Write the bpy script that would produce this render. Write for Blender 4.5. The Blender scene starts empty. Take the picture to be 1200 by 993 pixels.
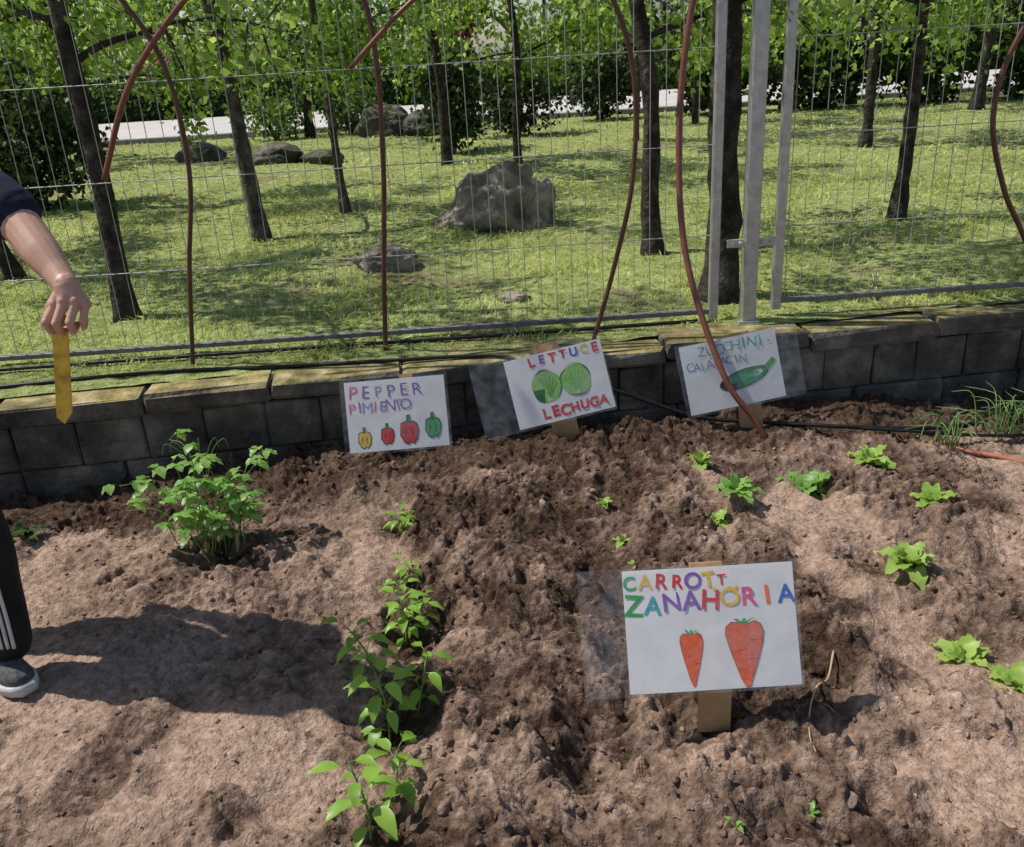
import bpy, math, random
import numpy as np
from mathutils import Vector, Matrix, Euler
random.seed(7); rng=np.random.default_rng(7)
scene=bpy.context.scene
scene.view_settings.view_transform='Standard'; scene.view_settings.look='None'
scene.view_settings.exposure=0; scene.view_settings.gamma=1
COL=scene.collection

# ------------------------------------------------------------------ noise
def hsh(ix,iy,s):
    n=(ix.astype(np.int64)*374761393+iy.astype(np.int64)*668265263+s*362437)&0xffffffff
    n=((n^(n>>13))*1274126177)&0xffffffff
    n=n^(n>>16)
    return n/4294967296.0
def perlin(x,y,s=0):
    x0=np.floor(x);y0=np.floor(y);fx=x-x0;fy=y-y0
    sx=fx*fx*fx*(fx*(fx*6-15)+10);sy=fy*fy*fy*(fy*(fy*6-15)+10)
    def g(i,j):
        a=hsh(x0+i,y0+j,s)*2*math.pi
        return np.cos(a)*(fx-i)+np.sin(a)*(fy-j)
    a=g(0,0)*(1-sx)+g(1,0)*sx; b=g(0,1)*(1-sx)+g(1,1)*sx
    return (a*(1-sy)+b*sy)*1.5
def fbm(x,y,o=4,s=0,gain=.5):
    r=0;a=1
    for i in range(o):
        r=r+a*perlin(x*2**i,y*2**i,s+i*17);a*=gain
    return r
def billow(x,y,o=4,s=0,gain=.55):
    r=0;a=1
    for i in range(o):
        c,sn=math.cos(i*1.1),math.sin(i*1.1);f=2.07**i
        r=r+a*(np.sqrt(perlin((x*c-y*sn)*f+i*3.7,(x*sn+y*c)*f,s+i*13)**2+.003)-.25);a*=gain
    return r
def clods(x,y,sc,s,thr):
    x=x/sc;y=y/sc
    x0=np.floor(x);y0=np.floor(y);best=np.zeros_like(x)
    for i in(-1,0,1):
        for j in(-1,0,1):
            cx=x0+i+hsh(x0+i,y0+j,s);cy=y0+j+hsh(x0+i,y0+j,s+1)
            rr=.25+.55*hsh(x0+i,y0+j,s+2)
            on=(hsh(x0+i,y0+j,s+3)<thr)
            d2=((x-cx)**2+(y-cy)**2)/(rr*rr)
            best=np.maximum(best,np.sqrt(np.clip(1-d2,0,1))*rr*on)
    return best*sc
def sm(t): t=np.clip(t,0,1); return t*t*(3-2*t)

# ------------------------------------------------------------------ geometry helpers
class Geo:
    def __init__(s): s.V=[];s.F=[];s.M=[];s.n=0
    def add(s,v,f,m=0):
        v=np.asarray(v,float); s.V.append(v)
        s.F+= [tuple(int(i)+s.n for i in q) for q in f]
        s.M+=[m]*len(f); s.n+=len(v)
    def addnp(s,v,f,m=0):
        s.V.append(v); s.F+=(f+s.n).tolist(); s.M+=[m]*len(f); s.n+=len(v)
    def obj(s,name,mats,smooth=True,parent=None):
        me=bpy.data.meshes.new(name)
        me.from_pydata(np.concatenate(s.V).tolist(),[],s.F)
        for m in mats: me.materials.append(m)
        me.polygons.foreach_set('material_index',s.M)
        me.polygons.foreach_set('use_smooth',[smooth]*len(me.polygons))
        me.update()
        o=bpy.data.objects.new(name,me);COL.objects.link(o)
        if parent: o.parent=parent
        return o
def tube(g,pts,rad,sides=8,m=0,sq=(1,1),cap=True,rough=0):
    P=np.asarray(pts,float);n=len(P)
    rad=np.full(n,rad) if np.isscalar(rad) else np.asarray(rad,float)
    T=np.gradient(P,axis=0);T/=np.linalg.norm(T,axis=1)[:,None]+1e-12
    ref=np.array([0,1.,0]) if abs(T[0][1])<.9 else np.array([1.,0,0])
    a=ref-T[0]*ref.dot(T[0]);a/=np.linalg.norm(a)
    vs=[];ang=np.arange(sides)*2*math.pi/sides
    for i in range(n):
        a=a-T[i]*a.dot(T[i]);a/=np.linalg.norm(a);b=np.cross(T[i],a)
        r=rad[i]*(1+(rng.normal(0,rough,sides) if rough else 0))
        vs.append(P[i]+(np.cos(ang)*r*sq[0])[:,None]*a+(np.sin(ang)*r*sq[1])[:,None]*b)
    V=np.concatenate(vs);F=[]
    for i in range(n-1):
        for j in range(sides):
            k=(j+1)%sides;F.append((i*sides+j,i*sides+k,(i+1)*sides+k,(i+1)*sides+j))
    if cap: F.append(tuple(range(sides))[::-1]);F.append(tuple((n-1)*sides+j for j in range(sides)))
    g.add(V,F,m)
def spline(pts,k=8):
    P=np.asarray(pts,float);P=np.vstack([2*P[0]-P[1],P,2*P[-1]-P[-2]]);out=[]
    for i in range(1,len(P)-2):
        for t in np.arange(k)/k:
            a,b,c,d=P[i-1:i+3]
            out.append(.5*((2*b)+(c-a)*t+(2*a-5*b+4*c-d)*t*t+(3*b-a-3*c+d)*t**3))
    out.append(P[-2]);return np.array(out)
def box(g,c,s,m=0,R=None,bev=0,jit=0):
    x,y,z=[q/2 for q in s]
    if bev<=0:
        v=np.array([[i*x,j*y,k*z] for i in(-1,1) for j in(-1,1) for k in(-1,1)])
        f=[(0,1,3,2),(4,6,7,5),(0,4,5,1),(2,3,7,6),(0,2,6,4),(1,5,7,3)]
    else:
        b=bev;v=[];idx={}
        for i in(-1,1):
            for j in(-1,1):
                for k in(-1,1):
                    for ax in range(3):
                        p=[i*(x-b),j*(y-b),k*(z-b)];p[ax]=(i*x,j*y,k*z)[ax]
                        idx[(i,j,k,ax)]=len(v);v.append(p)
        v=np.array(v);f=[]
        for ax in range(3):
            o=[a for a in range(3) if a!=ax]
            for s_ in(-1,1):
                q=[]
                for (p1,p2) in((-1,-1),(1,-1),(1,1),(-1,1)):
                    t=[0,0,0];t[ax]=s_;t[o[0]]=p1;t[o[1]]=p2;q.append(idx[(*t,ax)])
                f.append(q)
        for ax in range(3):
            o=[a for a in range(3) if a!=ax]
            for p1 in(-1,1):
                for p2 in(-1,1):
                    def K(s_,w):
                        t=[0,0,0];t[ax]=s_;t[o[0]]=p1;t[o[1]]=p2;return idx[(*t,w)]
                    f.append((K(-1,o[0]),K(1,o[0]),K(1,o[1]),K(-1,o[1])))
        for i in(-1,1):
            for j in(-1,1):
                for k in(-1,1): f.append([idx[(i,j,k,a)] for a in range(3)])
    if jit: v=v+rng.normal(0,jit,v.shape)
    if R is not None: v=v@np.array(R.to_3x3()).T
    g.add(v+np.array(c),f,m)
def empty(name,loc=(0,0,0),rot=(0,0,0)):
    e=bpy.data.objects.new(name,None);e.location=loc;e.rotation_euler=rot;e.empty_display_size=.1;COL.objects.link(e);return e

# ------------------------------------------------------------------ materials
def newmat(name):
    m=bpy.data.materials.new(name);m.use_nodes=True;nt=m.node_tree;nt.nodes.clear()
    out=nt.nodes.new('ShaderNodeOutputMaterial');return m,nt,out
def N(nt,t,**k):
    n=nt.nodes.new(t)
    for a,b in k.items():
        if a.startswith('i_'): n.inputs[a[2:].replace('_',' ')].default_value=b
        else: setattr(n,a,b)
    return n
def ramp(nt,fac,stops):
    r=nt.nodes.new('ShaderNodeValToRGB');e=r.color_ramp.elements
    while len(e)<len(stops): e.new(.5)
    for i,(p,c) in enumerate(stops): e[i].position=p;e[i].color=(*c,1)
    nt.links.new(fac,r.inputs[0]);return r.outputs[0]
def simple(name,cols,rough=.8,scale=20,bump=.2,bscale=None,metal=0,spec=.3,bdist=.01,detail=4,pos=(.3,.7),trans=0,topcols=None):
    m,nt,out=newmat(name);L=nt.links
    tc=N(nt,'ShaderNodeTexCoord');n=N(nt,'ShaderNodeTexNoise',i_Scale=scale,i_Detail=detail,i_Roughness=.65)
    L.new(tc.outputs['Object'],n.inputs['Vector'])
    st=[(pos[0]+(pos[1]-pos[0])*i/max(1,len(cols)-1),c) for i,c in enumerate(cols)]
    c=ramp(nt,n.outputs[0],st)
    if topcols:   # moss / lichen growing on upward faces
        st=[(pos[0]+(pos[1]-pos[0])*i/max(1,len(topcols)-1),q) for i,q in enumerate(topcols)]
        n5=N(nt,'ShaderNodeTexNoise',i_Scale=scale*2.3,i_Detail=6);L.new(tc.outputs['Object'],n5.inputs['Vector'])
        c2=ramp(nt,n5.outputs[0],st)
        ge=N(nt,'ShaderNodeNewGeometry');sx=N(nt,'ShaderNodeSeparateXYZ');L.new(ge.outputs['True Normal'],sx.inputs[0])
        ad=N(nt,'ShaderNodeMath',operation='MULTIPLY_ADD');ad.inputs[1].default_value=1.3;L.new(n.outputs[0],ad.inputs[0])
        s2=N(nt,'ShaderNodeMath',operation='SUBTRACT');s2.inputs[1].default_value=.95;L.new(sx.outputs[2],s2.inputs[0]);L.new(s2.outputs[0],ad.inputs[2])
        fr=ramp(nt,ad.outputs[0],[(.35,(0,0,0)),(.75,(1,1,1))])
        mx=N(nt,'ShaderNodeMix',data_type='RGBA');L.new(fr,mx.inputs[0]);L.new(c,mx.inputs[6]);L.new(c2,mx.inputs[7]);c=mx.outputs[2]
    b=N(nt,'ShaderNodeBsdfPrincipled',i_Roughness=rough,i_Metallic=metal);b.inputs['Specular IOR Level'].default_value=spec
    L.new(c,b.inputs['Base Color'])
    if bump:
        n2=N(nt,'ShaderNodeTexNoise',i_Scale=bscale or scale*4,i_Detail=3)
        L.new(tc.outputs['Object'],n2.inputs['Vector'])
        bp=N(nt,'ShaderNodeBump',i_Strength=bump,i_Distance=bdist);L.new(n2.outputs[0],bp.inputs['Height']);L.new(bp.outputs[0],b.inputs['Normal'])
    if trans:
        t=N(nt,'ShaderNodeBsdfTranslucent');L.new(c,t.inputs[0]);mi=N(nt,'ShaderNodeMixShader');mi.inputs[0].default_value=trans
        L.new(b.outputs[0],mi.inputs[1]);L.new(t.outputs[0],mi.inputs[2]);L.new(mi.outputs[0],out.inputs[0])
    else: L.new(b.outputs[0],out.inputs[0])
    return m
def leafmat(name,cols,trans=.45,rough=.5,spec=.25,tboost=1.3,nscale=None):
    m,nt,out=newmat(name);L=nt.links
    g=N(nt,'ShaderNodeNewGeometry')
    fac=g.outputs['Random Per Island']
    if nscale:
        tc=N(nt,'ShaderNodeTexCoord');no=N(nt,'ShaderNodeTexNoise',i_Scale=nscale,i_Detail=2)
        L.new(tc.outputs['Object'],no.inputs['Vector'])
        mx=N(nt,'ShaderNodeMath',operation='MULTIPLY_ADD');mx.inputs[1].default_value=.45;L.new(fac,mx.inputs[0])
        m2=N(nt,'ShaderNodeMath',operation='MULTIPLY_ADD');m2.inputs[1].default_value=1.6;m2.inputs[2].default_value=-.52;L.new(no.outputs[0],m2.inputs[0])
        L.new(m2.outputs[0],mx.inputs[2]);fac=mx.outputs[0]
    c=ramp(nt,fac,[(i/(len(cols)-1),q) for i,q in enumerate(cols)])
    b=N(nt,'ShaderNodeBsdfPrincipled',i_Roughness=rough);b.inputs['Specular IOR Level'].default_value=spec
    t=N(nt,'ShaderNodeBsdfTranslucent');hs=N(nt,'ShaderNodeHueSaturation',i_Hue=.49,i_Saturation=1.05,i_Value=tboost)
    L.new(c,b.inputs['Base Color']);L.new(c,hs.inputs['Color']);L.new(hs.outputs[0],t.inputs[0])
    mix=N(nt,'ShaderNodeMixShader');mix.inputs[0].default_value=trans
    L.new(b.outputs[0],mix.inputs[1]);L.new(t.outputs[0],mix.inputs[2]);L.new(mix.outputs[0],out.inputs[0]);return m

M_wallb=simple('weathered_concrete',[(.03,.027,.023),(.10,.09,.072),(.27,.235,.19)],rough=.97,scale=4,bump=1,bscale=45,bdist=.012,detail=8,pos=(.33,.72))
M_cap=simple('mossy_concrete_cap',[(.035,.03,.024),(.11,.098,.078),(.24,.215,.175)],rough=.97,scale=5,bump=1,bscale=45,bdist=.012,detail=8,topcols=[(.08,.075,.02),(.27,.22,.08),(.44,.38,.22)])
M_mortar=simple('mortar',[(.05,.046,.038),(.13,.12,.1)],rough=1,scale=15)
M_galv=simple('galvanised_steel',[(.36,.37,.37),(.55,.56,.55)],rough=.45,scale=25,bump=.05,metal=.7,spec=.5)
M_rail=simple('dull_steel',[(.13,.13,.125),(.26,.26,.25)],rough=.6,scale=25,bump=.05,metal=.4)
M_wire=simple('wire_steel',[(.32,.33,.32),(.5,.5,.48)],rough=.5,scale=30,bump=0,metal=.5)
M_hoop=simple('brown_plastic_pipe',[(.13,.04,.025),(.22,.075,.045)],rough=.4,scale=12,bump=.05,spec=.5)
M_hoopd=simple('dark_brown_pipe',[(.06,.02,.014),(.13,.045,.03)],rough=.45,scale=12,bump=.05,spec=.5)
M_orange=simple('orange_pipe',[(.36,.12,.07),(.45,.17,.10)],rough=.5,scale=12,bump=.05,spec=.4)
M_black=simple('black_rubber',[(.008,.008,.008),(.02,.02,.02)],rough=.45,scale=30,bump=.05)
M_bark=simple('bark',[(.012,.010,.008),(.04,.032,.026),(.10,.085,.07)],rough=1,scale=14,bump=1,bscale=35,bdist=.02)
M_barkl=simple('pale_bark',[(.03,.025,.02),(.08,.068,.056),(.17,.15,.12)],rough=1,scale=14,bump=1,bscale=35,bdist=.02)
M_rock=simple('granite',[(.07,.058,.048),(.23,.195,.16),(.42,.37,.31)],rough=.95,scale=5,bump=1,bscale=18,bdist=.04,detail=8)
M_rockd=simple('shaded_granite',[(.03,.03,.022),(.08,.076,.055),(.20,.18,.14)],rough=.95,scale=4,bump=1,bscale=12,bdist=.05,detail=6)  # darker granite copy; shade on the rear boulders put into the colour
M_wood=simple('pine_wood',[(.36,.22,.10),(.5,.33,.17)],rough=.75,scale=12,bump=.2)
M_pave=simple('pavement_concrete',[(.40,.38,.36),(.55,.52,.49)],rough=.9,scale=2,bump=.1)
M_kerb=simple('kerb_stone',[(.18,.175,.16),(.28,.27,.25)],rough=.9,scale=5)
M_tl=[leafmat('tree_leaf_a',[(.08,.15,.02),(.17,.28,.05),(.34,.46,.12)],trans=.5,tboost=1.75),
      leafmat('tree_leaf_b',[(.06,.12,.02),(.14,.23,.045),(.26,.37,.09)],trans=.5,tboost=1.65)]
M_bush=leafmat('bush_leaf',[(.012,.026,.008),(.035,.065,.018),(.09,.13,.035)],trans=.3)
M_far=leafmat('distant_leaf',[(.03,.06,.014),(.11,.18,.045),(.30,.40,.13)],trans=.45,tboost=1.5)
M_hedge=leafmat('hedge_leaf',[(.02,.04,.012),(.05,.09,.025),(.11,.16,.045)],trans=.25)
M_purple=leafmat('purple_leaf',[(.14,.012,.04),(.28,.03,.09)],trans=.35)
M_grass=leafmat('grass_blade',[(.19,.22,.07),(.54,.60,.21),(.84,.86,.44)],trans=.42,rough=.6,tboost=1.25,nscale=1.1)
M_pep=leafmat('pepper_leaf',[(.19,.36,.045),(.34,.54,.10)],trans=.45,rough=.38,spec=.4,tboost=1.6)
M_bean=leafmat('bean_leaf',[(.14,.30,.06),(.30,.48,.13)],trans=.45,rough=.4,spec=.4,tboost=1.6)
M_let=leafmat('lettuce_leaf',[(.22,.36,.06),(.40,.54,.14)],trans=.4,rough=.4,tboost=1.4)
M_onion=leafmat('onion_leaf',[(.14,.26,.08),(.26,.42,.14)],trans=.2,rough=.4)
M_straw=simple('straw',[(.30,.22,.12),(.45,.35,.22)],rough=.9,scale=20)
M_stem=simple('green_stem',[(.12,.2,.05),(.2,.3,.08)],rough=.6,scale=30,bump=0)

def soilmat():
    m,nt,out=newmat('garden_soil');L=nt.links
    tc=N(nt,'ShaderNodeTexCoord');at=N(nt,'ShaderNodeAttribute',attribute_name='damp_shade')
    def noi(s,d=8,r=.65):
        n=N(nt,'ShaderNodeTexNoise',i_Scale=s,i_Detail=d,i_Roughness=r);L.new(tc.outputs['Object'],n.inputs['Vector']);return n.outputs[0]
    n1=noi(4.5,3);n2=noi(38,6,.8)
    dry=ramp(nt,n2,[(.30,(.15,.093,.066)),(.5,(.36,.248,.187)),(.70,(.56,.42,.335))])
    damp_shade=ramp(nt,n2,[(.30,(.015,.0085,.0055)),(.5,(.060,.036,.024)),(.72,(.17,.11,.077))])  # dark tone for damp soil and for shade painted into hollows
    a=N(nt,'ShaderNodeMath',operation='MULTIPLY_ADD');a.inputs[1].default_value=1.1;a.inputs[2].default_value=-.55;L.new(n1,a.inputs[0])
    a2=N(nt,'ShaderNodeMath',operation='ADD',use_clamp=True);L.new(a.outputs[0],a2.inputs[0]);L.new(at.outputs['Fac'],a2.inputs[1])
    mx=N(nt,'ShaderNodeMix',data_type='RGBA');L.new(a2.outputs[0],mx.inputs[0]);L.new(dry,mx.inputs[6]);L.new(damp_shade,mx.inputs[7])
    b=N(nt,'ShaderNodeBsdfPrincipled',i_Roughness=.95);b.inputs['Specular IOR Level'].default_value=.12
    L.new(mx.outputs[2],b.inputs['Base Color'])
    vo=N(nt,'ShaderNodeTexVoronoi',i_Scale=120);L.new(tc.outputs['Object'],vo.inputs['Vector'])
    b1=N(nt,'ShaderNodeBump',i_Strength=.6,i_Distance=-.005);L.new(vo.outputs['Distance'],b1.inputs['Height'])
    b2=N(nt,'ShaderNodeBump',i_Strength=.8,i_Distance=.016);L.new(noi(60,4,.75),b2.inputs['Height']);L.new(b1.outputs[0],b2.inputs['Normal'])
    L.new(b2.outputs[0],b.inputs['Normal']);L.new(b.outputs[0],out.inputs[0]);return m
M_soil=soilmat()
def lawnmat():
    m,nt,out=newmat('lawn_ground');L=nt.links
    tc=N(nt,'ShaderNodeTexCoord')
    def noi(s,d=4):
        n=N(nt,'ShaderNodeTexNoise',i_Scale=s,i_Detail=d,i_Roughness=.7);L.new(tc.outputs['Object'],n.inputs['Vector']);return n.outputs[0]
    g=ramp(nt,noi(14,6),[(.3,(.10,.13,.03)),(.5,(.32,.37,.13)),(.75,(.58,.60,.29))])
    d=ramp(nt,noi(30),[(.3,(.12,.09,.05)),(.7,(.34,.28,.17))])
    f=ramp(nt,noi(1.2),[(.55,(0,0,0)),(.68,(1,1,1))])
    mx=N(nt,'ShaderNodeMix',data_type='RGBA');L.new(f,mx.inputs[0]);L.new(g,mx.inputs[6]);L.new(d,mx.inputs[7])
    b=N(nt,'ShaderNodeBsdfPrincipled',i_Roughness=1.0);b.inputs['Specular IOR Level'].default_value=.1
    L.new(mx.outputs[2],b.inputs['Base Color'])
    bp=N(nt,'ShaderNodeBump',i_Strength=1,i_Distance=.03);L.new(noi(70,3),bp.inputs['Height']);L.new(bp.outputs[0],b.inputs['Normal'])
    L.new(b.outputs[0],out.inputs[0]);return m
M_lawn=lawnmat()

# ------------------------------------------------------------------ soil
def wfront(x): return 3.72+.11*np.clip(x,-14,14)
ROW=[(-.37,1.52),(-.37,1.86),(-.36,2.25),(-.40,2.56),(-.44,2.95)]
pits=[]
for i in range(60):
    pits.append((rng.uniform(-.3,1.0),rng.uniform(1.2,3.4),rng.uniform(.03,.075),rng.uniform(.015,.04)))
for x,y in ROW: pits.append((x+.03,y,.09,.035))
pits+=[(.80,1.98,.09,.055),(.62,1.86,.07,.04),(.30,2.1,.08,.045),(.62,2.35,.09,.04),(.12,1.7,.08,.045),(1.13,2.45,.09,.04),(1.17,3.05,.09,.04),(-1.05,2.75,.11,.05),(.38,3.02,.08,.04),(.25,2.55,.09,.045),(.1,2.25,.09,.045)]
pits+=[(rng.uniform(-1.9,-.6),rng.uniform(1.3,3.4),rng.uniform(.03,.07),rng.uniform(.01,.024)) for i in range(30)]
pits+=[(rng.uniform(1.0,1.9),rng.uniform(1.4,3.2),rng.uniform(.03,.07),rng.uniform(.01,.024)) for i in range(18)]
def rough_mask(x,y):
    w=.17*fbm(x*2.1,y*2.1,5,90,.58)
    c=sm((x+.50+w)/.16)*sm((1.02-.05*(y-2)-x+w*1.5)/.2)
    c2=.8*sm((x-1.12+w)/.12)*sm((1.85-x+w)/.3)*sm((y-1.75)/.5)
    l=.9*np.exp(-(((x+1.05+w)/.34)**2+((y-2.55)/.42)**2))
    l2=.85*np.exp(-(((x+.66+w)/.32)**2+((y-1.22)/.36)**2))
    l3=.85*np.exp(-(((x+1.25+w)/.36)**2+((y-1.35)/.20)**2))
    l4=.6*sm((fbm(x*2.6,y*2.6,3,333)-.02)/.3)
    ww=sm((y-(wfront(x)-.70)+w)/.3)*.95
    return np.clip(np.maximum.reduce([c,c2,l,l2,l3,l4,ww]),0,1)
def soil_h(x,y,full=False):
    x=np.asarray(x,float);y=np.asarray(y,float)
    R=rough_mask(x,y)
    wx=x+.02*fbm(x*10,y*10,3,5);wy=y+.02*fbm(x*10,y*10,3,9)
    h=.032*fbm(x*1.8,y*1.8,3,1)
    h+=R*(.042*fbm(x*3.8,y*3.8,3,2,.42)+.02*sm(R))
    var=np.clip(.7+.8*fbm(x*2.7,y*2.7,2,55),0.3,1.3)
    b1=billow(wx*8.5,wy*8.5,3,120,.45)
    b3=billow(wx*20,wy*20,2,170,.5)
    b2=billow(wx*42,wy*42,2,150,.5)
    h+=(.18+.82*R*var)*(.044*b1+.022*b3) + (.45+.55*R)*.0095*b2
    h+=(.4+.6*R)*.0045*fbm(x*30,y*30,3,4,.55)
    h+=R*var*(.45*clods(wx,wy,.055,21,.38)+.6*clods(wx,wy,.028,31,.55))+(.4+.6*R)*.48*clods(x,y,.016,63,.6)
    det=b1+.6*b3+.3*b2
    pp=0
    for (px,py,r,d) in pits:
        q=((x-px)**2+(y-py)**2)/(r*r); e=d*np.exp(-q*1.2);h-=e-.35*d*np.exp(-(np.sqrt(q)-1.5)**2*3);pp=pp+e
    wl=sm((y-2.7)/.8)
    h+=-.10*sm((-x-.7)/1.3)*wl-.08*sm((x-1.2)/1.2)*wl
    h+=.05*np.exp(-((y-(wfront(x)-.28))/.16)**2)*np.exp(-((x-.1)/.9)**2)
    m=sm((3.3-y)/.4);wv=.05*np.sin(y*3)
    h+=-.045*np.exp(-((x+.42)/.13)**2)*m*.8 -.05*np.exp(-((x-.22-wv)/.10)**2)*m+.03*np.exp(-((x+.06-wv)/.14)**2)*m+.02*np.exp(-((x-.62)/.2)**2)*m*sm((1.75-y)/.2)
    far=sm((np.abs(x)-6)/5)+sm((-y-1)/5)
    h=h*(1-np.clip(far,0,1)*.8)
    return (h,R,det,pp) if full else h
xs=np.concatenate([-np.geomspace(60,2.45,26)[:-1],np.arange(-2.4,2.9,.0056),np.geomspace(2.95,60,26)])
ys=np.concatenate([-np.geomspace(60,.2,18),np.linspace(0,1.1,14),np.arange(1.15,3.2,.0056),np.arange(3.2,4.1,.009),np.array([4.2,4.4,5,6.])])
def damp_shade_at(x,y):
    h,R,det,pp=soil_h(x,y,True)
    damp_shade=.02+.78*R+.45*fbm(x*2.2,y*2.2,4,44)-.65*det*(.35+.65*R)+6*pp  # damp tilled soil, plus shade of clod gaps and pits painted in
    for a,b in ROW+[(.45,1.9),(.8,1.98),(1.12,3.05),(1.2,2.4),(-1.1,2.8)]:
        damp_shade=damp_shade+.35*np.exp(-((x-a)**2+(y-b)**2)/.012)
    damp_shade=damp_shade+.6*sm((y-(wfront(x)-.55))/.25)
    return h,np.clip(damp_shade,0,1)
X,Y=np.meshgrid(xs,ys);H,DAMP_SHADE=damp_shade_at(X,Y)
nx,ny=len(xs),len(ys)
me=bpy.data.meshes.new('garden_soil')
V=np.stack([X,Y,H],-1).reshape(-1,3)
idx=np.arange(nx*ny).reshape(ny,nx)
Fq=np.stack([idx[:-1,:-1],idx[:-1,1:],idx[1:,1:],idx[1:,:-1]],-1).reshape(-1,4)
me.vertices.add(len(V));me.vertices.foreach_set('co',V.ravel())
me.loops.add(len(Fq)*4);me.loops.foreach_set('vertex_index',Fq.ravel())
me.polygons.add(len(Fq));me.polygons.foreach_set('loop_start',np.arange(len(Fq))*4)
me.update(calc_edges=True);me.polygons.foreach_set('use_smooth',np.ones(len(Fq),bool))
at=me.attributes.new('damp_shade','FLOAT','POINT');at.data.foreach_set('value',DAMP_SHADE.ravel().astype(np.float32))
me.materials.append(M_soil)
o=bpy.data.objects.new('garden_soil',me);COL.objects.link(o)
def gh(x,y): return float(soil_h(np.array([x]),np.array([y]))[0])

import bmesh
bm=bmesh.new();bmesh.ops.create_icosphere(bm,subdivisions=2,radius=1)
IV=np.array([v.co[:] for v in bm.verts]);IF=np.array([[v.index for v in f.verts] for f in bm.faces]);bm.free()
def blob(c,s,amp=.3,flatz=.75):
    v=IV.copy()
    for _ in range(5):
        nrm=rng.normal(0,1,3);nrm/=np.linalg.norm(nrm);q=v@nrm;v=v-np.clip(q-rng.uniform(.35,.8),0,None)[:,None]*nrm
    v=v*(1+rng.normal(0,.10,len(v)))[:,None]*np.array([1,rng.uniform(.6,1),flatz])
    a=rng.uniform(0,6.28);ca,sa=math.cos(a),math.sin(a)
    v=v@np.array([[ca,sa,0],[-sa,ca,0],[0,0,1]])
    return v*s+np.array(c)
g=Geo()
n=9500;cx=rng.uniform(-2,2.4,n);cy=1.2+rng.uniform(0,1,n)**1.25*2.5
Rm=rough_mask(cx,cy);keep=rng.uniform(0,1,n)<(.35+.65*Rm);cx=cx[keep];cy=cy[keep]
ok=cy<wfront(cx)-.03;cx=cx[ok];cy=cy[ok];ch,cw=damp_shade_at(cx,cy);Rm=rough_mask(cx,cy)
for i in range(len(cx)):
    s=(.0022+.0135*rng.random()**3.6)*(.65+.35*Rm[i]); g.addnp(blob((cx[i],cy[i],ch[i]+s*.15),s),IF)
big=[(.81,1.59,.04),(.70,1.5,.025),(1.35,2.9,.025),(-.2,1.5,.022),(.1,2.9,.028),(-.95,2.5,.025)]
for (x,y,s) in big: g.addnp(blob((x,y,gh(x,y)+s*.1),s),IF)
o=g.obj('soil_clods',[M_soil])
cw=np.concatenate([cw,np.full(len(big),.5)])
a=o.data.attributes.new('damp_shade','FLOAT','POINT');a.data.foreach_set('value',np.repeat(np.clip(cw+rng.normal(-.05,.2,len(cw)),0,1),42).astype(np.float32))
g=Geo()
for i in range(260):
    x=rng.uniform(-1.7,2.2);y=rng.uniform(1.25,3.4);a=rng.uniform(0,6.28);l=rng.uniform(.01,.045)
    P=[];
    for t in(-.5,0,.5):
        xx=x+math.cos(a)*l*t;yy=y+math.sin(a)*l*t+(.15*l if t==0 else 0);P.append((xx,yy,gh(xx,yy)+.004))
    tube(g,P,.0006+.0006*rng.random(),4)
g.obj('straw_litter',[M_straw])
g=Geo();P=[(.85,2.03),(.80,1.93),(.74,1.85),(.70,1.78),(.675,1.70),(.66,1.62)]
P=spline([(x,y,gh(x,y)+.012+.010*(i in(1,2))) for i,(x,y) in enumerate(P)],5)
tube(g,P,np.linspace(.0036,.0014,len(P)),6)
g.obj('dry_root',[M_straw])

# ------------------------------------------------------------------ lawn, pavement, ground
bigp=Geo();bigp.add([(-400,-400,-.35),(400,-400,-.35),(400,400,-.35),(-400,400,-.35)],[(0,1,2,3)])
bigp.obj('ground',[M_lawn])
xs2=np.concatenate([-np.geomspace(300,8.1,24),np.arange(-8,8,.07),np.geomspace(8.1,300,24)])
tv=np.concatenate([np.linspace(0,1,120)**1.3*13.9,np.geomspace(14.2,330,30)])
XX,TT=np.meshgrid(xs2,tv)
YY=wfront(XX)+.13+TT
ZZ=.365+sm(TT/1.0)*.02+.035*fbm(XX*.8,YY*.8,3,200)*sm(TT/1.5)*(1-sm((YY-14)/3))+.012*fbm(XX*6,YY*6,3,210)*(TT<13)-.012*(TT>13)
def lawn_z(x,y):
    x=np.asarray(x,float);y=np.asarray(y,float);t=y-wfront(x)-.13
    return .365+sm(t/1.0)*.02+.035*fbm(x*.8,y*.8,3,200)*sm(t/1.5)*(1-sm((y-14)/3))+.012*fbm(x*6,y*6,3,210)
g=Geo();idx=np.arange(XX.size).reshape(XX.shape)
g.addnp(np.stack([XX,YY,ZZ],-1).reshape(-1,3),np.stack([idx[:-1,:-1],idx[:-1,1:],idx[1:,1:],idx[1:,:-1]],-1).reshape(-1,4))
g.obj('lawn',[M_lawn])
g=Geo();box(g,(0,22,.37),(160,7.6,.09));g.obj('road',[M_pave],False)
g=Geo()
for i in range(-60,60): box(g,(i*1.0+.5,18.1,.40),(.985,.16,.14),bev=.012)
g.obj('kerb',[M_kerb],False)

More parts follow.
